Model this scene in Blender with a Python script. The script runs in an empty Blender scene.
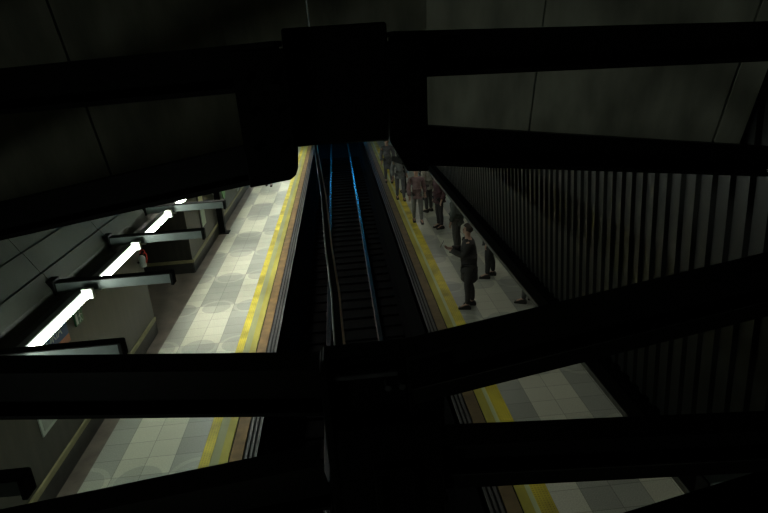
import bpy, bmesh, math, random
from mathutils import Vector, Matrix
random.seed(4)
S = bpy.context.scene
C = S.collection

# ------------------------------------------------------------------ camera
cam_data = bpy.data.cameras.new('camera')
cam_data.sensor_width = 36.0
cam_data.lens = 597.0 / 768.0 * 36.0
cam_data.clip_start = 0.05
cam = bpy.data.objects.new('camera', cam_data)
C.objects.link(cam)
RT = Matrix(((0.99459859, 0.08723243, -0.05625078),
             (-0.08165285, 0.32297888, -0.94287722),
             (-0.06408166, 0.94237739, 0.32835712)))
cam.matrix_world = Matrix.Translation((0, 0, 5.0)) @ RT.to_4x4()
S.camera = cam

# ------------------------------------------------------------------ world + view
w = bpy.data.worlds.new('World'); S.world = w; w.use_nodes = True
w.node_tree.nodes['Background'].inputs[0].default_value = (0.55, 0.7, 0.65, 1)
w.node_tree.nodes['Background'].inputs[1].default_value = 0.0006
S.view_settings.view_transform = 'Standard'
S.view_settings.look = 'None'
S.view_settings.gamma = 1.0
S.view_settings.use_curve_mapping = False
S.view_settings.exposure = 0.0
TUBE_L = 30.0      # emission of the left platform tubes
TUBE_R = 7.8      # emission of the right platform tubes
S.cycles.use_denoising = True
S.cycles.max_bounces = 6
S.cycles.sample_clamp_indirect = 3.0

# ------------------------------------------------------------------ helpers
def obj(name, bm, m, parent=None, smooth=False):
    me = bpy.data.meshes.new(name)
    if isinstance(bm, bmesh.types.BMesh):
        bmesh.ops.recalc_face_normals(bm, faces=bm.faces[:])
        bm.to_mesh(me); bm.free()
    else:
        me = bm
    me.materials.clear(); me.materials.append(m)
    if smooth:
        for p in me.polygons: p.use_smooth = True
    o = bpy.data.objects.new(name, me); C.objects.link(o)
    if parent: o.parent = parent
    return o

def struct(name, bm, m, **k):
    o = obj(name, bm, m, **k); o['kind'] = 'structure'; return o

def thing(name, label, cat, loc=(0, 0, 0), rz=0, group=None):
    o = bpy.data.objects.new(name, None); C.objects.link(o)
    o.empty_display_size = 0.1
    o.location = loc; o.rotation_euler = (0, 0, rz)
    return tag(o, label, cat, group)

def tag(o, label, cat, group=None):
    o['label'] = label; o['category'] = cat
    if group: o['group'] = group
    return o

def dup(root, loc, label):
    r = root.copy(); C.objects.link(r); r.location = loc; r['label'] = label
    for ch in list(root.children):
        c = ch.copy(); C.objects.link(c); c.parent = r
        for g in list(ch.children):
            d = g.copy(); C.objects.link(d); d.parent = c
    return r

def box(bm, x0, x1, y0, y1, z0, z1):
    vs = [bm.verts.new((x, y, z)) for x in (x0, x1) for y in (y0, y1) for z in (z0, z1)]
    for f in ((0, 1, 3, 2), (4, 6, 7, 5), (0, 4, 5, 1), (2, 3, 7, 6), (0, 2, 6, 4), (1, 5, 7, 3)):
        bm.faces.new([vs[i] for i in f])
    return bm

def B(*a):
    bm = bmesh.new()
    for b in (a if isinstance(a[0], (tuple, list)) else (a,)): box(bm, *b)
    return bm

def bevel(bm, w=0.004, seg=1):
    bmesh.ops.remove_doubles(bm, verts=bm.verts[:], dist=1e-6)
    bmesh.ops.bevel(bm, geom=bm.edges[:], offset=w, segments=seg, affect='EDGES', clamp_overlap=True)
    return bm

def prism(bm, pts, fn0, fn1):
    """closed polygon pts swept from fn0(p) to fn1(p)"""
    a = [bm.verts.new(fn0(p)) for p in pts]; b = [bm.verts.new(fn1(p)) for p in pts]
    n = len(pts)
    bm.faces.new(a); bm.faces.new(b[::-1])
    for i in range(n): bm.faces.new((a[i], b[i], b[(i + 1) % n], a[(i + 1) % n]))
    return bm

def plate(pts, y0, y1):
    return prism(bmesh.new(), pts, lambda p: (p[0], y0, p[1]), lambda p: (p[0], y1, p[1]))

def tube(bm, p, q, r, n=12, r2=None):
    p = Vector(p); q = Vector(q); d = (q - p).normalized()
    a = d.orthogonal().normalized(); b = d.cross(a); r2 = r if r2 is None else r2
    A = [bm.verts.new(p + (a * math.cos(t) + b * math.sin(t)) * r) for t in [2 * math.pi * i / n for i in range(n)]]
    D = [bm.verts.new(q + (a * math.cos(t) + b * math.sin(t)) * r2) for t in [2 * math.pi * i / n for i in range(n)]]
    bm.faces.new(A[::-1]); bm.faces.new(D)
    for i in range(n): bm.faces.new((A[i], A[(i + 1) % n], D[(i + 1) % n], D[i]))
    return bm

def path_tube(bm, pts, r, n=8):
    for a, b in zip(pts, pts[1:]): tube(bm, a, b, r, n)
    return bm

# ------------------------------------------------------------------ materials
def mat(name, col, rough=0.6, metal=0.0, noise=0.0, nscale=8.0, bump=0.0, bscale=60.0, stretch=None, spec=0.5):
    m = bpy.data.materials.new(name); m.use_nodes = True
    nt = m.node_tree; p = nt.nodes['Principled BSDF']
    p.inputs['Base Color'].default_value = (*col, 1); p.inputs['Roughness'].default_value = rough
    p.inputs['Metallic'].default_value = metal; p.inputs['Specular IOR Level'].default_value = spec
    if noise or bump:
        tc = nt.nodes.new('ShaderNodeTexCoord'); mp = nt.nodes.new('ShaderNodeMapping')
        if stretch: mp.inputs['Scale'].default_value = stretch
        nt.links.new(tc.outputs['Object'], mp.inputs['Vector'])
    if noise:
        n = nt.nodes.new('ShaderNodeTexNoise'); n.inputs['Scale'].default_value = nscale
        n.inputs['Detail'].default_value = 6
        nt.links.new(mp.outputs[0], n.inputs['Vector'])
        r = nt.nodes.new('ShaderNodeValToRGB')
        r.color_ramp.elements[0].position = 0.3; r.color_ramp.elements[1].position = 0.7
        r.color_ramp.elements[0].color = (*[c * (1 - noise) for c in col], 1)
        r.color_ramp.elements[1].color = (*[min(1, c * (1 + noise)) for c in col], 1)
        nt.links.new(n.outputs[0], r.inputs[0]); nt.links.new(r.outputs[0], p.inputs['Base Color'])
    if bump:
        n2 = nt.nodes.new('ShaderNodeTexNoise'); n2.inputs['Scale'].default_value = bscale
        nt.links.new(mp.outputs[0], n2.inputs['Vector'])
        bp = nt.nodes.new('ShaderNodeBump'); bp.inputs['Strength'].default_value = bump
        bp.inputs['Distance'].default_value = 0.01
        nt.links.new(n2.outputs[0], bp.inputs['Height']); nt.links.new(bp.outputs[0], p.inputs['Normal'])
    return m

def emit(name, col, s):
    m = bpy.data.materials.new(name); m.use_nodes = True; nt = m.node_tree
    for n in list(nt.nodes): nt.nodes.remove(n)
    e = nt.nodes.new('ShaderNodeEmission'); o = nt.nodes.new('ShaderNodeOutputMaterial')
    e.inputs[0].default_value = (*col, 1); e.inputs[1].default_value = s
    nt.links.new(e.outputs[0], o.inputs[0]); return m

TILE = 0.366
def floor_mat():
    """terrazzo tiles: square joints, light/dark blocks and a circle motif every five rows"""
    m = bpy.data.materials.new('terrazzo_tiles'); m.use_nodes = True
    nt = m.node_tree; p = nt.nodes['Principled BSDF']; L = nt.links.new
    def M(op, a, b=None, c=None):
        n = nt.nodes.new('ShaderNodeMath'); n.operation = op
        for i, v in enumerate((a, b, c)):
            if v is None: continue
            if isinstance(v, (int, float)): n.inputs[i].default_value = v
            else: L(v, n.inputs[i])
        return n.outputs[0]
    tc = nt.nodes.new('ShaderNodeTexCoord'); sx = nt.nodes.new('ShaderNodeSeparateXYZ')
    L(tc.outputs['Object'], sx.inputs[0]); X, Y = sx.outputs[0], sx.outputs[1]
    u = M('SUBTRACT', M('ABSOLUTE', M('ADD', X, 0.075)), 2.14)     # 0 at the yellow strip
    v = M('SUBTRACT', Y, 6.62)
    ui = M('FLOOR', M('DIVIDE', u, TILE)); 
    PER = 5 * TILE
    blk = M('FLOOR', M('DIVIDE', v, PER))
    par = M('MODULO', M('ADD', blk, 40), 2)                        # 0/1
    mid = M('MULTIPLY', M('GREATER_THAN', ui, 0.5), M('LESS_THAN', ui, 2.5))
    light = M('ABSOLUTE', M('SUBTRACT', mid, par))                 # xor
    # circles centred on the block limits, between columns
    cu = M('SUBTRACT', M('MODULO', M('ADD', M('SUBTRACT', u, TILE * 2), TILE * 10), TILE * 2), TILE)
    cu = M('SUBTRACT', M('ABSOLUTE', cu), TILE)
    cv = M('SUBTRACT', M('MODULO', M('ADD', M('SUBTRACT', v, -PER / 2 - TILE*0.3), PER * 20), PER), PER / 2)
    d = M('SQRT', M('ADD', M('MULTIPLY', cu, cu), M('MULTIPLY', cv, cv)))
    inner = M('LESS_THAN', d, 0.30); ring = M('MULTIPLY', M('MULTIPLY', M('LESS_THAN', d, 0.37), M('SUBTRACT', 1, inner)), 0.35); inner = M('MULTIPLY', inner, 0.6)
    lt = M('MULTIPLY', light, M('SUBTRACT', 1, inner)); lt = M('MAXIMUM', lt, ring)
    wn = nt.nodes.new('ShaderNodeTexWhiteNoise'); wn.noise_dimensions = '2D'
    cb = nt.nodes.new('ShaderNodeCombineXYZ'); L(ui, cb.inputs[0]); L(M('FLOOR', M('DIVIDE', v, TILE)), cb.inputs[1])
    L(cb.outputs[0], wn.inputs['Vector'])
    ns = nt.nodes.new('ShaderNodeTexNoise'); ns.inputs['Scale'].default_value = 70; ns.inputs['Detail'].default_value = 3
    L(tc.outputs['Object'], ns.inputs['Vector'])
    mix = nt.nodes.new('ShaderNodeMix'); mix.data_type = 'RGBA'
    mix.inputs['A'].default_value = (0.30, 0.315, 0.265, 1); mix.inputs['B'].default_value = (0.50, 0.51, 0.40, 1)
    L(lt, mix.inputs['Factor'])
    val = M('ADD', M('MULTIPLY', wn.outputs[0], 0.16), M('MULTIPLY', ns.outputs[0], 0.9)); val = M('ADD', val, 0.45)
    # joints
    def joint(a):
        f = M('FRACT', M('DIVIDE', M('ADD', a, TILE * 40), TILE)); return M('LESS_THAN', M('ABSOLUTE', M('SUBTRACT', f, 0.5)), 0.489)
    jt = M('MULTIPLY', joint(u), joint(v))
    val = M('MULTIPLY', val, M('ADD', M('MULTIPLY', jt, 0.5), 0.5))
    mul = nt.nodes.new('ShaderNodeVectorMath'); mul.operation = 'SCALE'
    L(mix.outputs['Result'], mul.inputs[0]); L(val, mul.inputs['Scale'])
    L(mul.outputs[0], p.inputs['Base Color'])
    n3 = nt.nodes.new('ShaderNodeTexNoise'); n3.inputs['Scale'].default_value = 1.3
    L(tc.outputs['Object'], n3.inputs['Vector'])
    L(M('ADD', M('MULTIPLY', n3.outputs[0], 0.15), 0.26), p.inputs['Roughness'])
    return m

def dots_mat(name, col, s=28.0, dark=0.45, rough=0.5):
    m = bpy.data.materials.new(name); m.use_nodes = True
    nt = m.node_tree; p = nt.nodes['Principled BSDF']; L = nt.links.new
    tc = nt.nodes.new('ShaderNodeTexCoord')
    v = nt.nodes.new('ShaderNodeTexVoronoi'); v.inputs['Scale'].default_value = s; v.inputs['Randomness'].default_value = 0.0
    L(tc.outputs['Object'], v.inputs['Vector'])
    r = nt.nodes.new('ShaderNodeValToRGB'); r.color_ramp.elements[0].position = 0.22; r.color_ramp.elements[1].position = 0.30
    r.color_ramp.elements[0].color = (*[c * dark for c in col], 1); r.color_ramp.elements[1].color = (*col, 1)
    L(v.outputs['Distance'], r.inputs[0])
    n = nt.nodes.new('ShaderNodeTexNoise'); n.inputs['Scale'].default_value = 2.2; n.inputs['Detail'].default_value = 6
    L(tc.outputs['Object'], n.inputs['Vector'])
    mr = nt.nodes.new('ShaderNodeMapRange'); mr.inputs[1].default_value = 0.3; mr.inputs[2].default_value = 0.7
    mr.inputs[3].default_value = 0.45; mr.inputs[4].default_value = 1.1
    L(n.outputs[0], mr.inputs[0])
    mul = nt.nodes.new('ShaderNodeVectorMath'); mul.operation = 'SCALE'; L(r.outputs[0], mul.inputs[0]); L(mr.outputs[0], mul.inputs['Scale'])
    L(mul.outputs[0], p.inputs['Base Color']); p.inputs['Roughness'].default_value = rough
    return m

M_floor = floor_mat()
M_border = mat('brown_stone_border', (0.12, 0.10, 0.08), 0.35, noise=0.35, nscale=3, bump=0.1)
M_yel = dots_mat('yellow_dotted_rubber', (0.70, 0.58, 0.02))
M_yel2 = mat('worn_yellow_paint', (0.36, 0.32, 0.04), 0.6, noise=0.25, nscale=3, stretch=(1, .3, 1))
M_brown = mat('rusty_brown_strip', (0.13, 0.088, 0.035), 0.6, noise=0.3, nscale=4)
M_pale = mat('pale_green_line', (0.42, 0.47, 0.25), 0.5, noise=0.2, nscale=3, stretch=(1, .3, 1))
M_groove = mat('grey_green_strip', (0.27, 0.29, 0.13), 0.55, noise=0.2, nscale=3, stretch=(1, .3, 1))
M_orange = mat('rusty_orange_strip', (0.19, 0.11, 0.03), 0.6, noise=0.4, nscale=4)
M_edge = mat('ribbed_edge_metal', (0.06, 0.058, 0.055), 0.45, 0.2, noise=0.3, nscale=10)
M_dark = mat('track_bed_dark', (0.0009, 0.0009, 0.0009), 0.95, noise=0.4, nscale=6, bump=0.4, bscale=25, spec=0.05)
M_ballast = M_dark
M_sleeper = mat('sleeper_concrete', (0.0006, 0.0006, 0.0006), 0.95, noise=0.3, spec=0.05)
M_rail = mat('rail_steel', (0.22, 0.23, 0.25), 0.2, 1.0, noise=0.15, nscale=20)
M_railside = mat('rail_rust', (0.03, 0.022, 0.018), 0.8, noise=0.3)
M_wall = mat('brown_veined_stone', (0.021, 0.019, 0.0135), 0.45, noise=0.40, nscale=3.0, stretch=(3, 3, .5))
M_strip = mat('pale_yellow_guard', (0.21, 0.19, 0.095), 0.5, noise=0.15)
M_skirt = mat('dark_skirting', (0.02, 0.019, 0.016), 0.5, noise=0.3)
M_clad = mat('vault_cladding', (0.052, 0.056, 0.044), 0.5, noise=0.30, nscale=1.2, bump=0.1, bscale=5)
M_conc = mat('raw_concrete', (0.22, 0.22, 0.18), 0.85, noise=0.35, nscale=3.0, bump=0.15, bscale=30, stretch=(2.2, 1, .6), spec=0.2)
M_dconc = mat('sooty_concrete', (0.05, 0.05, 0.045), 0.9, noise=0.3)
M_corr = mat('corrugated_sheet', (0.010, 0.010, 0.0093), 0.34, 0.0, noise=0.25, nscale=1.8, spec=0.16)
M_trim = mat('brown_fascia_metal', (0.045, 0.040, 0.030), 0.5, 0.0, noise=0.2)
M_black = mat('black_gutter', (0.006, 0.006, 0.006), 0.9)
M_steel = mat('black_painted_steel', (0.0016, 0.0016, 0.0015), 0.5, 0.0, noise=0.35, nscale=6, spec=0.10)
M_grey = mat('grey_painted_steel', (0.13, 0.155, 0.15), 0.4, 0.2, noise=0.12, nscale=10)
M_cap = mat('black_end_cap', (0.003, 0.003, 0.003), 0.6, spec=0.1)
M_tubeL = emit('fluorescent_glow_cool', (0.88, 1.0, 0.86), TUBE_L)
M_tubeR = emit('fluorescent_glow_warm', (1.0, 0.97, 0.86), TUBE_R)
M_white = mat('white_plastic', (0.7, 0.72, 0.66), 0.5, noise=0.05)
M_housing = mat('lamp_housing', (0.05, 0.055, 0.05), 0.5, noise=0.2)
M_alu = mat('dull_aluminium', (0.62, 0.61, 0.58), 0.36, 1.0, noise=0.2, nscale=12)
M_copper = mat('contact_copper', (0.95, 0.70, 0.52), 0.34, 1.0, noise=0.1)

# ------------------------------------------------------------------ setting: floors and track
Y0, Y1 = -5.0, 60.0
XL, XR = -3.92, 4.1            # wall faces
EL, ER = -1.47, 1.31           # platform edges
RY0, RY1 = 11.0, 14.4          # side passage in the left wall
SL = -3.66                     # limit of pale tiles, left
struct('floor', B((SL, -2.215, Y0, Y1, -0.25, 0)), M_floor)
struct('floor', B((2.065, XR, Y0, Y1, -0.25, 0)), M_floor)
struct('floor_border', B((XL, SL, Y0, Y1, -0.25, 0), (-7.0, XL, RY0, RY1, -0.25, 0)), M_border)
k = 1
def trimobj(*a):
    global k
    o = struct('trim_%d' % k, a[0], a[1]); k += 1; return o
# bands towards the track: yellow dotted, grey green, yellow, orange, ribbed metal nosing
for sg, x0 in ((-1, -2.215), (1, 2.065)):
    def bx(a, b, z=0.0, zb=-0.25):
        p, q = x0 - sg * a, x0 - sg * b
        return (min(p, q), max(p, q), Y0, Y1, zb, z)
    y1, g1 = (.135, .255) if sg < 0 else (.19, .25)
    trimobj(B(bx(0, y1, .006)), M_yel)
    trimobj(B(bx(y1, g1)), M_groove if sg < 0 else M_pale)
    trimobj(B(bx(g1, .37, .004)), M_yel2)
    trimobj(B(bx(.37, .39, -.015)), M_black)
    trimobj(B(bx(.39, .555)), M_orange if sg < 0 else M_brown)
    trimobj(B(bx(.585, .62), bx(.65, .68), bx(.71, .745)), M_edge)
    trimobj(B(bx(.555, .745, -.02)), M_black)
# platform faces down to the track
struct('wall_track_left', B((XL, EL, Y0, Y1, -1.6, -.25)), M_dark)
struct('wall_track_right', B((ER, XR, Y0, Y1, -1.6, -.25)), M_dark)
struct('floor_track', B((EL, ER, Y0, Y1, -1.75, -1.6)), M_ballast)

# walls of the left platform
bm = B((XL - .25, XL, Y0, RY0, 0, 3.0), (XL - .25, XL, RY1, Y1, 0, 3.0),
       (-7.0, XL - .25, RY1, RY1 + .25, 0, 3.0), (-7.0, XL - .25, RY0 - .25, RY0, 0, 3.0),
       (-7.2, -7.0, RY0 - .25, RY1 + .25, 0, 3.0))
struct('wall_left', bm, M_wall)
trimobj(B((XL, XL + .03, Y0, RY0, .27, .345), (XL, XL + .03, RY1 + .0, Y1, .27, .345),
          (-5.22, XL, RY1 - .03, RY1, .27, .345)), M_strip)
struct('baseboard_left', B((XL, XL + .02, Y0, RY0, 0, .27), (XL, XL + .02, RY1, Y1, 0, .27),
                           (-5.22, XL, RY1 - .02, RY1, 0, .27)), M_skirt)
# stepped vault cladding rising outwards behind the tubes
def vault(off=0.0):
    pts = [(-3.26, 2.36), (-3.44, 2.46), (-3.46, 2.62), (-3.56, 2.80), (-3.58, 2.80), (-3.72, 3.06), (-3.735, 3.065), (-3.92, 3.40), (-3.94, 3.405),
           (-4.14, 3.78), (-4.16, 3.785), (-4.40, 4.30), (-4.42, 4.305), (-4.75, 5.0), (-5.0, 5.6), (-5.3, 6.3)]
    pts2 = [(x - .12, z - .02) for x, z in pts][::-1]
    return pts + pts2
bm = bmesh.new(); poly = vault()
n = len(poly) // 2
# bays between the bracket lines, each bay a sheet; thin gaps show as seams
PITCH = 1.79
ys = [3.20 + PITCH * i for i in range(-4, 31)]
for a, b in zip(ys, ys[1:]):
    a2, b2 = a + .005, b - .005
    for i in range(n - 1):
        q = [poly[i], poly[i + 1], poly[2 * n - 2 - i], poly[2 * n - 1 - i]]
        prism(bm, q, lambda p: (p[0], a2, p[1]), lambda p: (p[0], b2, p[1]))
struct('wall_upper_left', bm, M_clad)
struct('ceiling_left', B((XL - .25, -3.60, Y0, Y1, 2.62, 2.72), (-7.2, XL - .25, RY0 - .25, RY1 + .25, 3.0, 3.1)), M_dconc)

# right platform: wall, soffit, fascia, corrugated sheeting above
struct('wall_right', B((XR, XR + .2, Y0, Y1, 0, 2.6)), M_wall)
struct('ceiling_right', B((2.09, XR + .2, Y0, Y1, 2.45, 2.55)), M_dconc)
trimobj(bevel(B((1.815, 1.935, Y0, Y1, 2.44, 2.49)), .006), M_trim)
trimobj(B((1.935, 2.10, Y0, Y1, 2.40, 2.46)), M_black)
# corrugated sheet (trapezoid ribs), lower panel and upper panel
def corrugated(y0, y1, z0, z1, lean):
    bm = bmesh.new(); prof = []; y = y0; P = 0.15
    while y < y1:
        for dy, dx in ((0, 0), (.072, 0), (.088, -.022), (.132, -.022)):
            prof.append((y + dy, dx))
        y += P
    lo = [bm.verts.new((2.055 + dx, yy, z0)) for yy, dx in prof]
    hi = [bm.verts.new((2.055 + dx + lean, yy, z1)) for yy, dx in prof]
    for i in range(len(prof) - 1): bm.faces.new((lo[i], lo[i + 1], hi[i + 1], hi[i]))
    return bm
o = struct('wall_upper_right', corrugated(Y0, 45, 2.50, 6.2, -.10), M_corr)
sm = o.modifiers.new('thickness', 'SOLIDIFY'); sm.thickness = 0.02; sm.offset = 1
struct('wall_outer_right', B((2.22, 2.4, Y0, Y1, 2.58, 6.3)), M_dconc)

# roof and ends
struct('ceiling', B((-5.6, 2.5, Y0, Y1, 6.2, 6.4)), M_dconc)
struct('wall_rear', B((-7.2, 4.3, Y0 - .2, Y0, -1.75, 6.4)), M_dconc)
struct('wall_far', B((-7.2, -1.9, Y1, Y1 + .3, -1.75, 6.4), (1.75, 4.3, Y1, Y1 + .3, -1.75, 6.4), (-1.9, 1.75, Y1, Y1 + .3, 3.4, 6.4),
                     (-1.9, 1.75, Y1 + 14, Y1 + 14.3, -1.75, 3.4)), M_dconc)

# hanging concrete panels across the hall, leaning towards the viewer at the top
ZB = 4.352
base = [(-3.3, 2.115, 0), (-1.278, 3.418, 0), (-0.587, 3.863, .075), (-0.119, 3.885, .10), (0.551, 3.916, .075), (1.100, 3.497, 0), (1.863, 2.916, 0), (1.96, 2.84, 0)]
lean = 0.3357 / 0.942
bm = bmesh.new()
groups = [base[0:2], base[1:4], base[3:6], base[5:7], base[6:8]]
H = 1.84
for gpts in groups:
    for i in range(len(gpts) - 1):
        (xa, ya, za), (xb, yb, zb) = gpts[i], gpts[i + 1]
        g = .006; L = math.hypot(xb - xa, yb - ya); ux, uy = (xb - xa) / L, (yb - ya) / L
        if i == 0: xa, ya = xa + ux * g, ya + uy * g
        if i == len(gpts) - 2: xb, yb = xb - ux * g, yb - uy * g
        v = []
        for (x, y, z) in ((xa, ya, za), (xb, yb, zb)):
            for t in (0, .14):
                for h in (z, H): v.append(bm.verts.new((x, y + t - lean * h, ZB + h)))
        for f in ((0, 1, 3, 2), (4, 6, 7, 5), (0, 4, 5, 1), (2, 3, 7, 6), (0, 2, 6, 4), (1, 5, 7, 3)):
            bm.faces.new([v[j] for j in f])
struct('wall_front', bm, M_conc)

# ------------------------------------------------------------------ track furniture
def rail(x, label):
    t = thing('running_rail', label, 'rail', (x, 0, -1.6), group=None)
    obj('rail_foot', B((-.07, .07, Y0, Y1, .06, .075)), M_railside, t)
    obj('rail_web', B((-.01, .01, Y0, Y1, .075, .17)), M_railside, t)
    obj('rail_head', bevel(B((-.045, .045, Y0, Y1, .17, .20)), .006, 2), M_rail, t)
rail(-.68, 'left running rail in the dark track bed with a blue reflection far off')
rail(.55, 'right running rail in the dark track bed with the long blue reflection')
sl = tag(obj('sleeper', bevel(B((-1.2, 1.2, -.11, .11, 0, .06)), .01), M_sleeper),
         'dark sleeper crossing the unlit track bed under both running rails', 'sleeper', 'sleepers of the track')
sl.location = (-.07, 2.5, -1.6)
for i in range(1, 60):
    c = sl.copy(); C.objects.link(c); c.location = (-.07, 2.5 + .62 * i, -1.6)

# rigid overhead conductor rail drifting left as it runs away
path = [(-.095, 2.75), (-.13, 3.84), (-.146, 4.5), (-.205, 5.65), (-.29, 8.0), (-.515, 12.5), (-.78, 18.0), (-1.0, 23.0)]
t = thing('overhead_conductor_rail', 'slim metal overhead conductor rail with copper glints hanging above the track', 'conductor rail', (0, 0, 3.1))
def sweep(prof):
    bm = bmesh.new(); rows = []
    for (x, y) in path: rows.append([bm.verts.new((x + a, y, b)) for a, b in prof])
    m_ = len(prof)
    for r0, r1 in zip(rows, rows[1:]):
        for i in range(m_): bm.faces.new((r0[i], r0[(i + 1) % m_], r1[(i + 1) % m_], r1[i]))
    bm.faces.new(rows[0]); bm.faces.new(rows[-1][::-1]); return bm
obj('rail_profile', sweep([(-.034, .055), (-.034, .045), (-.010, .040), (-.018, -.12), (.018, -.12), (.010, .040), (.034, .045), (.034, .055)]), M_railside, t)
def ridge(dx, m_, r=.006):
    bm = bmesh.new(); path_tube(bm, [(x + dx, y, .058) for x, y in path], r, 8); return obj('profile_edge', bm, m_, t)
ridge(-.031, M_alu, .008); ridge(.031, M_copper, .009)
bm = bmesh.new(); path_tube(bm, [(x, y, -.126) for x, y in path], .007, 8); obj('contact_wire', bm, M_copper, t)
for i, y in enumerate((6.4, 14.5, 21.5)):
    x = [a[0] + (b[0] - a[0]) * (y - a[1]) / (b[1] - a[1]) for a, b in zip(path, path[1:]) if a[1] <= y <= b[1]][0]
    if y > 7:
        bm = B((x - .012, x + .012, y - .012, y + .012, .05, 3.1)); box(bm, x - .09, x + .09, y - .03, y + .03, .06, .075)
        obj('hanger', bm, M_steel, t)

# blue signal at the far end of the track
t = thing('track_signal', 'blue lit signal box above the far end of the track', 'signal', (0, 48, 3.0))
obj('housing', bevel(B((-.7, .7, .05, .3, 0, .9)), .02), M_steel, t)
M_blue = emit('blue_signal_glow', (0.03, 0.45, 0.95), 45.0)
for x in (-.38, .38): obj('lens', B((x - .22, x + .22, 0, .05, .1, .8)), M_blue, t)
obj('hanger', B((-.04, .04, .12, .2, .9, 3.2)), M_steel, t)

# ------------------------------------------------------------------ left platform lamps and brackets
def far_word(i):
    return ['nearest to the viewer', 'second nearest', 'third nearest', 'fourth nearest', 'fifth nearest', 'sixth nearest', 'seventh nearest'][i]
def bracket_thing(label, loc):
    t = thing('steel_bracket', label, 'bracket', loc, group='steel brackets over the left platform lights')
    bm = B((-3.50, -2.125, -.045, .045, 0, .115)); obj('arm', bevel(bm, .004), M_grey, t)
    obj('top_flange', bevel(B((-3.52, -2.10, -.06, .062, .115, .128)), .002), M_cap, t)  # black colour puts the shade of the upward face into the top
    obj('end_cap', bevel(B((-2.125, -2.09, -.06, .06, -.025, .125)), .004), M_cap, t)
    hp = obj('hinge_plate', bevel(B((-3.53, -3.43, -.09, .09, -.02, .16)), .006), M_steel, t)
    for dy in (-.062, .062):
        bm = bmesh.new(); tube(bm, (-3.45, dy, -.0), (-3.45, dy, .14), .014, 8); obj('bolt', bm, M_steel, hp)
    return t
blabs = ['grey steel bracket half hidden low at the left edge, only its dark end showing',
         'grey steel bracket just above the thick horizontal black beam on the left',
         'longest visible grey steel bracket, crossing the tubes beside the passage entrance',
         'grey steel bracket crossing the tubes in front of the fire extinguisher wall',
         'grey steel bracket crossing the tubes close under the slanting black beam',
         'grey steel bracket farther off behind the slanting black beam',
         'grey steel bracket of the left row hidden behind the black frame']
br = bracket_thing(blabs[0], (0, 3.20, 2.56))
for i in [-3] + list(range(1, 18)): dup(br, (0, 3.20 + PITCH * i, 2.56), ('grey steel bracket of the left row behind the viewer' if i < 0 else blabs[i]) if i < 6 else blabs[6])

def tube_lamp(label, loc, m, grp, dx=0):
    t = thing('fluorescent_lamp', label, 'lamp', loc, group=grp)
    hb = (PITCH - .124) / 2
    obj('batten', bevel(B((-.15, -.052, -hb, hb, -.075, .03)), .006), M_housing, t)
    bm = bmesh.new(); tube(bm, (.0, -.80, 0), (.0, .70, 0), .039, 16)
    obj('tube', bm, m, t, smooth=False)
    for s in (-1, 1):
        a, b = (-.833, -.80) if s < 0 else (.70, .78)
        obj('tube_holder', bevel(B((-.06, .065, a, b, -.06, .065)), .008), M_white, t)
    return t
lnames = ['glowing white tube', ]
L0 = None
for i in [-3] + list(range(0, 18)):  # the tube behind the viewer is added to light the concrete panels
    y = 3.20 + PITCH * (i + .5)
    if i == 1: lab = 'longest white glowing fluorescent tube beside the blue and orange sign'
    elif i == 2: lab = 'white glowing fluorescent tube between the second and third visible brackets'
    elif i == 3: lab = 'white glowing fluorescent tube in the third gap between brackets, over the passage'
    elif i == 4: lab = 'short visible white tube just under the slanting black beam on the left'
    elif i < 0: lab = 'unseen fluorescent tube added behind the viewer to light the concrete panels'
    elif i < 1: lab = 'nearest fluorescent tube of the left row, behind the thick black beam'
    else: lab = 'fluorescent tube of the left row running on behind the slanting black beam'
    if L0 is None: L0 = tube_lamp(lab, (-3.04, y, 2.56), M_tubeL, 'fluorescent tubes along the left platform')
    else: dup(L0, (-3.04, y, 2.56), lab)
R0 = None
for y in (1.5, 4.7, 7.9, 11.1, 13.3, 15.1, 16.9, 18.7, 20.5, 22.3, 24.5, 27, 30):
    lab = 'fluorescent tube of the row under the right platform soffit'
    if R0 is None: R0 = tube_lamp(lab, (2.75, y, 2.385), M_tubeR, 'fluorescent tubes under the right soffit')
    else: dup(R0, (2.75, y, 2.385), lab)

# added high bay lamps, out of sight, brightening the far left platform floor
def hood():
    bm = bmesh.new()
    box(bm, -.28, .28, -.28, .28, .22, .25)
    for q in ((-.28, -.26, -.28, .28), (.26, .28, -.28, .28), (-.26, .26, -.28, -.26), (-.26, .26, .26, .28)): box(bm, *q, -.42, .22)
    return bm
M_bay = emit('added_bay_glow', (1.0, 0.98, 0.88), 290.0)
hb0 = None
for y in (11.5, 15, 19, 23, 27, 31):
    lab = 'unseen square lamp added under the roof to brighten the far left platform'
    if hb0 is None:
        hb0 = thing('added_bay_lamp', lab, 'lamp', (-2.6, y, 4.5), group='added lamps over the left platform')
        obj('hood', hood(), M_steel, hb0); obj('diffuser', B((-.26, .26, -.26, .26, .06, .08)), M_bay, hb0)
        obj('suspension_rod', B((-.012, .012, -.012, .012, .25, 1.7)), M_steel, hb0)
    else: dup(hb0, (-2.6, y, 4.5), lab)

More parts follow.
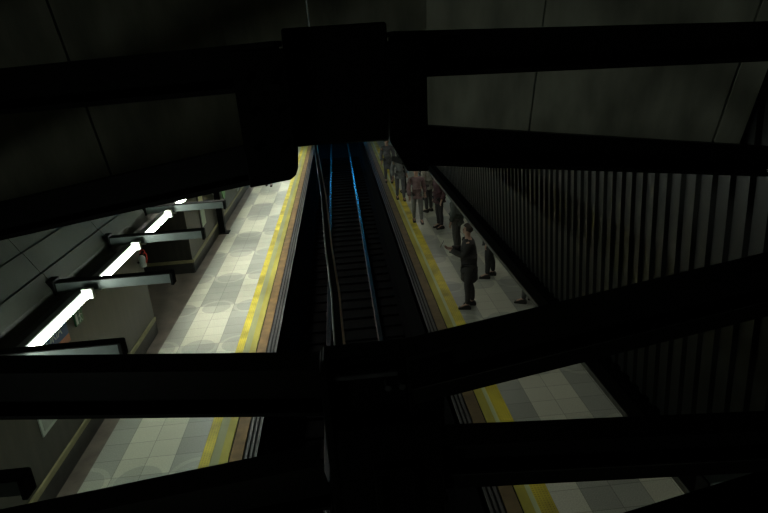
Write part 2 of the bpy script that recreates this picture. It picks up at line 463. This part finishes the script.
# ------------------------------------------------------------------ steel bracing frames close to the viewer
def i_beam(name, p, q, T, W, parent, ext0=0.0, ext1=0.0, m=None, edge=False):
    p = Vector(p); q = Vector(q); d = (q - p).normalized()
    p = p - d * ext0; q = q + d * ext1
    up = Vector((0, 0, 1)); up = (up - d * up.dot(d)).normalized(); sd = d.cross(up).normalized()
    tf, tw = .016, .014
    prof = [(-W/2, T/2), (W/2, T/2), (W/2, T/2 - tf), (tw/2, T/2 - tf), (tw/2, -T/2 + tf), (W/2, -T/2 + tf), (W/2, -T/2), (-W/2, -T/2), (-W/2, -T/2 + tf), (-tw/2, -T/2 + tf), (-tw/2, T/2 - tf), (-W/2, T/2 - tf)]
    bm = bmesh.new()
    prism(bm, prof, lambda a: p + sd * a[0] + up * a[1], lambda a: q + sd * a[0] + up * a[1])
    o = obj(name, bm, m or M_steel, parent)
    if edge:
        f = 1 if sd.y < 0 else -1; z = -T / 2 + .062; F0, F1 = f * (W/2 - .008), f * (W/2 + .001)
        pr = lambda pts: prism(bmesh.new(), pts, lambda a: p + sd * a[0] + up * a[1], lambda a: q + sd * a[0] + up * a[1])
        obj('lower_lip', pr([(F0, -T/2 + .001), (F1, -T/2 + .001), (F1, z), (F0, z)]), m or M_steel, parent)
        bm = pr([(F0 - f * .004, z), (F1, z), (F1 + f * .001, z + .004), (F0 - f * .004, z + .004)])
        obj('flange_highlight', bm, M_edgegrey, parent)  # pale strip paints in the highlight along the lower flange
    return o

M_edgegrey = mat('pale_steel_edge', (0.05, 0.05, 0.053), 0.4, 0.0, noise=.4)  # pale grey; on the flange strips it stands in for a highlight
M_steelr = mat('black_steel_lit', (0.010, 0.010, 0.0098), 0.55, noise=0.3, nscale=6, spec=0.15)  # lighter copy of the black steel, right beams coloured as if catching light
top = thing('steel_bracing_frame', 'black steel frame with four beams meeting at a dark box, top of view', 'steel frame', (0, 0, 0))
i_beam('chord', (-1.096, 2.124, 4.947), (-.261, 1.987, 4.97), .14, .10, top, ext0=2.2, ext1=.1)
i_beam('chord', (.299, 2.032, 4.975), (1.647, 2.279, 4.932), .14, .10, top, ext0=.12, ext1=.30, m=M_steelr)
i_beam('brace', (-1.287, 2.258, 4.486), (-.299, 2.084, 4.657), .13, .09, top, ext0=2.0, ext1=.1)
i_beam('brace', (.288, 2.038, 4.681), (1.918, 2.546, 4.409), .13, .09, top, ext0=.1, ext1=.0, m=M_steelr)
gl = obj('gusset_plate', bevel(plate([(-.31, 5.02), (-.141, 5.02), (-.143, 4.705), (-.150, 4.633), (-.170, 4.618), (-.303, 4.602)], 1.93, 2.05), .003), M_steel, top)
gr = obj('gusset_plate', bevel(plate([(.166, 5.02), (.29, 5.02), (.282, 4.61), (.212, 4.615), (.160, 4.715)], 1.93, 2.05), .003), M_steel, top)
obj('bearing_box', bevel(B((-.155, .178, 2.02, 2.12, 4.71, 5.08)), .006), M_cap, top)
for x in (-.27, -.19, .21, .26):
    for z in (4.93, 4.83, 4.72):
        bm = bmesh.new(); tube(bm, (x, 1.90, z), (x, 1.93, z), .011, 6); obj('bolt', bm, M_steel, gl if x < 0 else gr)

low = thing('steel_bracing_frame', 'black steel frame with beams spreading from a central box column, bottom of view', 'steel frame', (0, 0, 0))
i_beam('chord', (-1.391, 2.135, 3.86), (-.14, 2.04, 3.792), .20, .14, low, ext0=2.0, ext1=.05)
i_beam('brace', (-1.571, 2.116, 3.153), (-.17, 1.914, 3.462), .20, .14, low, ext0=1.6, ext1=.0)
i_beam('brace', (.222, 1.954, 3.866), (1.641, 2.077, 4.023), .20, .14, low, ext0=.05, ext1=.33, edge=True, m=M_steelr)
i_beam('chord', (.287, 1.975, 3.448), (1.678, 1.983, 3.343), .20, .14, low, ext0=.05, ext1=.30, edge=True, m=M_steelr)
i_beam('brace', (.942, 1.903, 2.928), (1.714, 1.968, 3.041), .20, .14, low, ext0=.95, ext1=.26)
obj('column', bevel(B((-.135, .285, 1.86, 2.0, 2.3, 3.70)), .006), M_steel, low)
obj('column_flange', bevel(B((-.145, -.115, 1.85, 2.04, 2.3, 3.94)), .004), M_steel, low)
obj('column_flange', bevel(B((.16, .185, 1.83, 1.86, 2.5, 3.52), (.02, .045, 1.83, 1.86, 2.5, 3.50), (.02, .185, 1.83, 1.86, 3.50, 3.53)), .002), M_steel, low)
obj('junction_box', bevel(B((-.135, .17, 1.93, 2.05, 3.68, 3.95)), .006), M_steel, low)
obj('junction_box', bevel(B((.17, .30, 1.90, 2.05, 3.60, 3.955)), .006), M_steel, low)
obj('ledge', bevel(B((-.130, .135, 1.885, 1.93, 3.885, 3.905)), .003), M_edgegrey, low)
for x in (.095, .146):
    bm = bmesh.new(); tube(bm, (x, 1.88, 3.84), (x, 1.93, 3.84), .013, 6); obj('bolt', bm, M_edgegrey, low)
# carrying columns of both frames, standing on the platforms outside the view
obj('support_column', bevel(B((-2.62, -2.44, 2.05, 2.25, 0, 5.1)), .006), M_steel, low)

# small bracket on the corrugated wall, low right
t = thing('wall_bracket', 'small grey steel bracket on the corrugated wall, bottom right corner', 'bracket', (1.69, 2.36, 2.71))
obj('arm', bevel(B((0, .32, -.04, .04, 0, .13)), .004), mat('lightened_arm_grey', (.7, .76, .76), .4, noise=.1), t)  # arm colour lightened to stand in for light that misses it
obj('end_plate', bevel(B((-.012, 0, -.05, .05, -.01, .14)), .002), M_cap, t)

# ------------------------------------------------------------------ left wall furniture
def text_mesh(s, size, m, parent, name='lettering', depth=.002):
    cu = bpy.data.curves.new('t', 'FONT'); cu.body = s; cu.size = size; cu.extrude = depth
    cu.align_x = 'CENTER'; cu.align_y = 'CENTER'
    o = bpy.data.objects.new('t', cu); C.objects.link(o)
    bpy.context.view_layer.update()
    me = bpy.data.meshes.new_from_object(o.evaluated_get(bpy.context.evaluated_depsgraph_get()))
    bpy.data.objects.remove(o)
    o2 = obj(name, me, m, parent); return o2
M_navy = mat('sign_blue', (0.008, 0.04, 0.12), 0.4, noise=.1)
M_sor = mat('sign_orange', (0.26, 0.06, 0.015), 0.4, noise=.1)
M_sgreen = mat('sign_green', (0.008, 0.07, 0.025), 0.4, noise=.1)
M_pw = mat('sign_white', (0.36, 0.40, 0.35), 0.5, noise=.05)
FX = Matrix.Rotation(math.pi / 2, 4, 'Z') @ Matrix.Rotation(math.pi / 2, 4, 'X')   # text facing +X

t = thing('station_sign', 'blue and orange wall sign with white lettering beside the glowing tube', 'sign', (XL, 7.03, 1.53))
bb = obj('backboard', bevel(B((.005, .035, -.75, .62, .11, .42)), .004), M_navy, t)
obj('stripe_panel', bevel(B((.005, .037, -.75, .62, 0, .11)), .004), M_sor, t)
o = text_mesh('VICTORIA', .19, M_pw, bb); o.matrix_local = Matrix.Translation((.037, .02, .245)) @ FX

t = thing('exit_sign', 'small green exit sign with white running figure on the left wall', 'sign', (XL, 8.04, 1.60)); t.scale = (1, .75, .75)
obj('panel', bevel(B((.005, .03, -.17, .17, 0, .26)), .004), M_sgreen, t)
obj('pictogram', B((.030, .033, -.14, -.07, .03, .23)), M_pw, t)
bm = B((.030, .033, .02, .05, .10, .19), (.030, .033, .03, .06, .20, .235)); 
for a, b in (((.03, .10), (-.02, .04)), ((.04, .10), (.09, .03)), ((.035, .18), (.10, .15)), ((.03, .18), (-.02, .14))):
    tube(bm, (.0315, a[0], a[1]), (.0315, b[0], b[1]), .010, 6)
obj('pictogram', bm, M_pw, t)

t = thing('wall_poster', 'pale framed poster on the near left wall, only its lower corner showing', 'poster', (XL, 6.80, .80))
obj('frame', bevel(B((.0, .02, -.32, .32, 0, .9)), .004), M_pw, t)
obj('sheet', B((.02, .023, -.27, .27, .05, .85)), mat('poster_sheet', (.24, .26, .23), .5, noise=.3, nscale=4), t)

t = thing('wall_panel', 'tall pale panel on the left wall beyond the passage', 'panel', (XL, 16.1, .72))
obj('frame', bevel(B((.0, .02, -.30, .28, 0, 1.5)), .004), M_skirt, t)
obj('upper_sheet', B((.02, .03, -.20, .24, .62, 1.45)), mat('cream_panel', (.55, .54, .32), .5, noise=.15), t)
obj('lower_sheet', B((.02, .03, -.20, .24, .04, .60)), mat('pale_green_panel', (.36, .42, .33), .5, noise=.15), t)

bm = bmesh.new(); tube(bm, (XL + .005, 19.3, .98), (XL + .03, 19.3, .98), .24, 28)
tag(obj('round_sign', bm, mat('leaf_green', (.10, .25, .08), .5, noise=.2)), 'round green sign on the left wall beyond the dark post', 'sign')
t = thing('round_emblem', 'white ring emblem on the left wall near the far end', 'emblem', (XL, 21.9, .66))
bm = bmesh.new()
for i in range(28):
    a, b = 2 * math.pi * i / 28, 2 * math.pi * (i + 1) / 28
    tube(bm, (.02, .26 * math.cos(a), .24 * math.sin(a)), (.02, .26 * math.cos(b), .24 * math.sin(b)), .018, 6)
obj('ring', bm, M_pw, t)
obj('bars', B((.0, .03, -.12, -.06, -.12, .12), (.0, .03, .0, .05, -.12, .12), (.0, .03, .1, .14, -.10, .10)), M_pw, t)

t = thing('steel_column', 'dark slim steel post standing against the left wall past the passage', 'column', (-3.80, 17.85, 0))
obj('shaft', bevel(B((-.09, .09, -.10, .10, .03, 2.62)), .006), M_steel, t)
obj('base_plate', bevel(B((-.12, .20, -.16, .16, 0, .03)), .004), M_steel, t)

# fire extinguisher on the passage wall
t = thing('fire_extinguisher', 'pale fire extinguisher with red hose on the wall corner before the passage', 'fire extinguisher', (XL + .08, RY0 - .22, 1.46)); t.scale = (.62, .62, .52)
def lathe(prof, n=20):
    bm = bmesh.new(); rows = []
    for r, z in prof: rows.append([bm.verts.new((r * math.cos(2*math.pi*i/n), r * math.sin(2*math.pi*i/n), z)) for i in range(n)])
    for a, b in zip(rows, rows[1:]):
        for i in range(n): bm.faces.new((a[i], a[(i+1) % n], b[(i+1) % n], b[i]))
    bm.faces.new(rows[0][::-1]); bm.faces.new(rows[-1]); return bm
M_red = mat('red_enamel', (.45, .03, .02), .35, noise=.1)
obj('cylinder', lathe([(.085, 0), (.10, .03), (.10, .33), (.08, .38), (.035, .42), (.03, .45)]), mat('pale_grey_enamel', (.30, .34, .30), .4, noise=.1), t, smooth=True)
obj('valve', bevel(B((-.04, .06, -.02, .02, .45, .50)), .004), M_steel, t)
bm = bmesh.new(); path_tube(bm, [(.05, 0, .48), (.12, -.02, .53), (.16, -.02, .46), (.15, -.02, .30), (.12, -.03, .16)], .018, 8)
path_tube(bm, [(-.03, 0, .50), (.02, 0, .62), (.09, 0, .63), (.12, 0, .55)], .016, 8)
obj('hose', bm, M_red, t)
obj('wall_clip', B((-.12, -.06, -.11, .11, .18, .22)), M_steel, t)

# ------------------------------------------------------------------ people
def skin(verts, edges, radii, sub=1, root=0):
    me = bpy.data.meshes.new('s'); me.from_pydata([Vector(v) for v in verts], edges, [])
    o = bpy.data.objects.new('s', me); C.objects.link(o)
    sk = o.modifiers.new('k', 'SKIN'); sk.use_smooth_shade = True
    for i, r in enumerate(radii):
        d = me.skin_vertices[0].data[i]; d.radius = r if isinstance(r, tuple) else (r, r); d.use_root = (i == root)
    if sub: o.modifiers.new('u', 'SUBSURF').levels = sub
    bpy.context.view_layer.update()
    out = bpy.data.meshes.new_from_object(o.evaluated_get(bpy.context.evaluated_depsgraph_get()))
    bpy.data.objects.remove(o); bpy.data.meshes.remove(me)
    return out

def person(label, loc, rz, h, top_c, leg_c, hair_c, pose='stand', coat=False, stride=0.0, lean=0.0, long_hair=False, skin_c=(.42, .26, .19)):
    """local axes: +x forward, +y left, z up"""
    t = thing('person', label, 'person', loc, rz)
    s = h / 1.75
    M_s = mat('skin', skin_c, .55, noise=.06); M_t = mat('top_cloth', top_c, .85, noise=.25, nscale=14, bump=.3, bscale=20)
    M_l = mat('leg_cloth', leg_c, .85, noise=.2, nscale=14, bump=.3, bscale=20); M_h = mat('hair', hair_c, .6, noise=.3, nscale=40)
    M_sh = mat('shoe_leather', (.012, .011, .010), .4)
    V, E, R = [], [], []
    def add(p, r, par=None):
        V.append((p[0] + lean * max(0, p[2] - .9), p[1], p[2])); R.append(r); i = len(V) - 1
        if par is not None: E.append((par, i))
        return i
    pel = add((0, 0, .94), (.13, .10)); bel = add((0, 0, 1.08), (.125, .09), pel); ch = add((.01, 0, 1.27), (.15, .105), bel)
    uc = add((0, 0, 1.40), (.13, .085), ch); nk = add((.01, 0, 1.48), .052, uc); hb = add((.02, 0, 1.55), .058, nk)
    hm = add((.025, 0, 1.635), (.075, .092), hb); ht = add((.015, 0, 1.70), (.062, .075), hm)
    nose = add((.118, 0, 1.615), .012, hm)
    add((.02, .083, 1.62), .014, hm); add((.02, -.083, 1.62), .014, hm)
    arms = {}
    for sd in (1, -1):
        if pose == 'phone':
            el, wr = (.10, sd * .22, 1.16), (.34, sd * .07, 1.24)
        elif pose == 'bag' and sd == 1:
            el, wr = (-.06, sd * .25, 1.14), (.05, sd * .25, .90)
        elif pose == 'walk':
            el, wr = (-.08 * sd - .02, sd * .25, 1.15), (.12 - .14 * sd, sd * .26, .92)
        else:
            el, wr = (-.03, sd * .24, 1.14), (.05, sd * .25, .89)
        sh = add((0, sd * .175, 1.405), .055, uc); e = add(el, .043, sh)
        mid = add([(a + b) / 2 for a, b in zip(el, wr)], .038, e); w_ = add(wr, .027, mid)
        d = (Vector(wr) - Vector(el)).normalized(); side = Vector((0, -sd, 0)); nrm = d.cross(Vector((0, 1, 0))).normalized() * (1 if pose == 'phone' else -1)
        pc = Vector(wr) + d * .075; palm = add(pc, (.034, .018), w_)
        yax = d.cross(nrm).normalized()
        for fi, (o_, ln) in enumerate(((-.028, .068), (-.009, .078), (.010, .073), (.028, .058))):
            b0 = pc + yax * o_ + d * .012
            k1 = add(b0 + d * ln * .45, .0085, palm); k2 = add(b0 + d * ln * .8 + nrm * ln * .28, .0075, k1); add(b0 + d * ln * .95 + nrm * ln * .55, .0065, k2)
        tb = add(Vector(wr) + d * .035 - Vector((0, sd, 0)) * .028, .0105, w_); add(Vector(wr) + d * .075 - Vector((0, sd, 0)) * .05 + nrm * .012, .009, tb)
        arms[sd] = (sh, e, mid, w_)
    legs = {}
    for sd in (1, -1):
        fx = stride * sd
        hp = add((0, sd * .09, .88), .088, pel); kn = add((fx * .45 + .02, sd * .10, .49), .058, hp); cf = add((fx * .75 - .01, sd * .10, .33), .055, kn)
        an = add((fx, sd * .10, .09), .038, cf); toe = add((fx + .14, sd * .115, .035), (.036, .024), an)
        legs[sd] = (hp, kn, cf, an, toe)
    VS = [tuple(Vector(v) * s) for v in V]; RS = [tuple(x * s for x in r) if isinstance(r, tuple) else r * s for r in R]
    RB = [(a[0] * .66, a[1] * .66) if i < 4 else a for i, a in enumerate(RS)]
    obj('body', skin(VS, E, RB), M_s, t, smooth=True)
    def garment(name, idx, edges, grow, m_, extra=()):
        mp = {a: i for i, a in enumerate(idx)}; vv = [VS[a] for a in idx]; rr = []
        for a in idx:
            r = RS[a]; rr.append((r[0] + grow, r[1] + grow) if isinstance(r, tuple) else r + grow)
        ee = [(mp[a], mp[b]) for a, b in edges]
        for par, p, r in extra:
            vv.append(tuple(Vector((p[0] + lean * max(0, p[2] - .9), p[1], p[2])) * s)); rr.append(r); ee.append((mp[par] if par >= 0 else len(vv) - 2, len(vv) - 1))
        return obj(name, skin(vv, ee, rr), m_, t, smooth=True)
    a1, a2 = arms[1], arms[-1]
    ed = [(pel, bel), (bel, ch), (ch, uc), (uc, a1[0]), (a1[0], a1[1]), (a1[1], a1[2]), (a1[2], a1[3]), (uc, a2[0]), (a2[0], a2[1]), (a2[1], a2[2]), (a2[2], a2[3])]
    ex = [(pel, (0, 0, .82), (.17 * s, .13 * s)), (-1, (0, 0, .66), (.185 * s, .15 * s)), (-1, (0, 0, .52), (.20 * s, .165 * s))] if coat else [(pel, (0, 0, .86), (.155 * s, .125 * s))]
    garment('coat' if coat else 'jacket', [pel, bel, ch, uc, *a1, *a2], ed, .034, M_t, ex)
    l1, l2 = legs[1], legs[-1]
    ed = [(pel, l1[0]), (l1[0], l1[1]), (l1[1], l1[2]), (l1[2], l1[3]), (pel, l2[0]), (l2[0], l2[1]), (l2[1], l2[2]), (l2[2], l2[3])]
    garment('trousers', [pel, *l1[:4], *l2[:4]], ed, .014, M_l)
    for sd in (1, -1):
        fx = stride * sd * s; y = sd * .105 * s
        bm = bmesh.new()
        pts = [(-.075, .0), (-.08, .05), (-.045, .10), (.035, .10), (.09, .065), (.17, .045), (.185, .02), (.18, .0)]
        prism(bm, pts, lambda p: (fx + p[0] * s, y - .045 * s, p[1] * s), lambda p: (fx + p[0] * s, y + .045 * s, p[1] * s))
        bevel(bm, .012, 2); obj('shoe', bm, M_sh, t)
    hx = lean * .75
    bm = bmesh.new(); bmesh.ops.create_uvsphere(bm, u_segments=18, v_segments=12, radius=1.0)
    for v in bm.verts:
        x, y, z = v.co
        if x > .35 and z < .35: x = .35 + (x - .35) * .1
        v.co = ((x * .105 + .005 + hx) * s, y * .092 * s, (z * .105 + 1.665) * s)
        if long_hair and z < -.1: v.co.z -= .14 * s; v.co.x -= .02 * s
    obj('hair', bm, M_h, t, smooth=True)
    for sd in (1, -1):
        bm = bmesh.new(); bmesh.ops.create_uvsphere(bm, u_segments=8, v_segments=6, radius=.011 * s)
        bmesh.ops.translate(bm, verts=bm.verts[:], vec=((.098 + hx) * s, sd * .03 * s, 1.640 * s)); obj('eye', bm, M_sh, t, smooth=True)
    bm = bmesh.new(); tube(bm, ((.100 + hx) * s, -.022 * s, 1.578 * s), ((.100 + hx) * s, .022 * s, 1.578 * s), .006 * s, 6)
    obj('mouth', bm, mat('lips', (.30, .10, .08), .5), t)
    return t

PI = math.pi
person('person in a long dark coat looking at a phone near the yellow line', (2.30, 10.83, 0), PI * .93, 1.74, (.030, .028, .026), (.035, .033, .033), (.03, .02, .015), 'phone', coat=True, stride=.05)
bm = bevel(B((-.035, .035, -.006, .006, -.07, .07)), .004)
ph = obj('mobile_phone', bm, mat('phone_case', (.02, .02, .02), .25)); ph.location = (1.80, 10.95, 1.34); ph.rotation_euler = (.5, 0, PI * .43)
tag(ph, 'dark mobile phone held by the person in the long coat', 'phone')
person('person with crossed dark legs, body hidden behind the black fascia', (3.09, 12.33, 0), PI * .9, 1.74, (.03, .03, .032), (.025, .025, .025), (.03, .02, .015), stride=.06)
person('person under the soffit of whom only the pale shoe end shows', (3.52, 10.8, 0), PI * .85, 1.72, (.05, .05, .05), (.06, .06, .058), (.03, .02, .015), stride=.12)
person('person in a maroon jacket standing behind the one in the coat', (2.66, 16.43, 0), PI * 1.1, 1.70, (.065, .03, .036), (.025, .022, .026), (.03, .02, .015), 'bag')
person('person in a dark green jacket just behind the coat wearer', (2.72, 14.2, 0), PI * .8, 1.66, (.05, .06, .05), (.06, .06, .055), (.06, .045, .03))
person('person in a dusty pink top and pale trousers further along the platform', (2.12, 17.2, 0), PI * 1.5, 1.68, (.21, .135, .135), (.17, .17, .155), (.05, .03, .02), 'walk', stride=.14)
person('slim person all in black standing beyond the pink top', (2.20, 21.3, 0), PI * 1.0, 1.76, (.012, .012, .013), (.012, .012, .012), (.02, .015, .01))
person('person in a pale grey jacket walking beside the yellow line', (1.93, 20.2, 0), PI * 1.5, 1.70, (.17, .18, .18), (.12, .12, .13), (.05, .04, .03), 'walk', stride=.18)
person('person in a mid grey coat walking on the yellow strip far away', (1.78, 23.2, 0), PI * 1.5, 1.74, (.12, .12, .13), (.10, .10, .10), (.04, .03, .02), 'walk', coat=True, stride=.12)
person('person in black with a dark hat of hair, far in the crowd', (2.75, 20.0, 0), PI * .9, 1.72, (.02, .022, .025), (.02, .02, .02), (.02, .015, .01), 'bag')
person('person in a light beige top in the middle of the crowd', (2.62, 18.3, 0), PI * .7, 1.68, (.24, .23, .19), (.06, .06, .06), (.05, .03, .02))
person('person on the left platform, feet just visible under the dark plate', (-3.05, 24.4, 0), PI * 1.5, 1.72, (.03, .03, .03), (.03, .03, .03), (.03, .02, .015), 'walk', stride=.1)
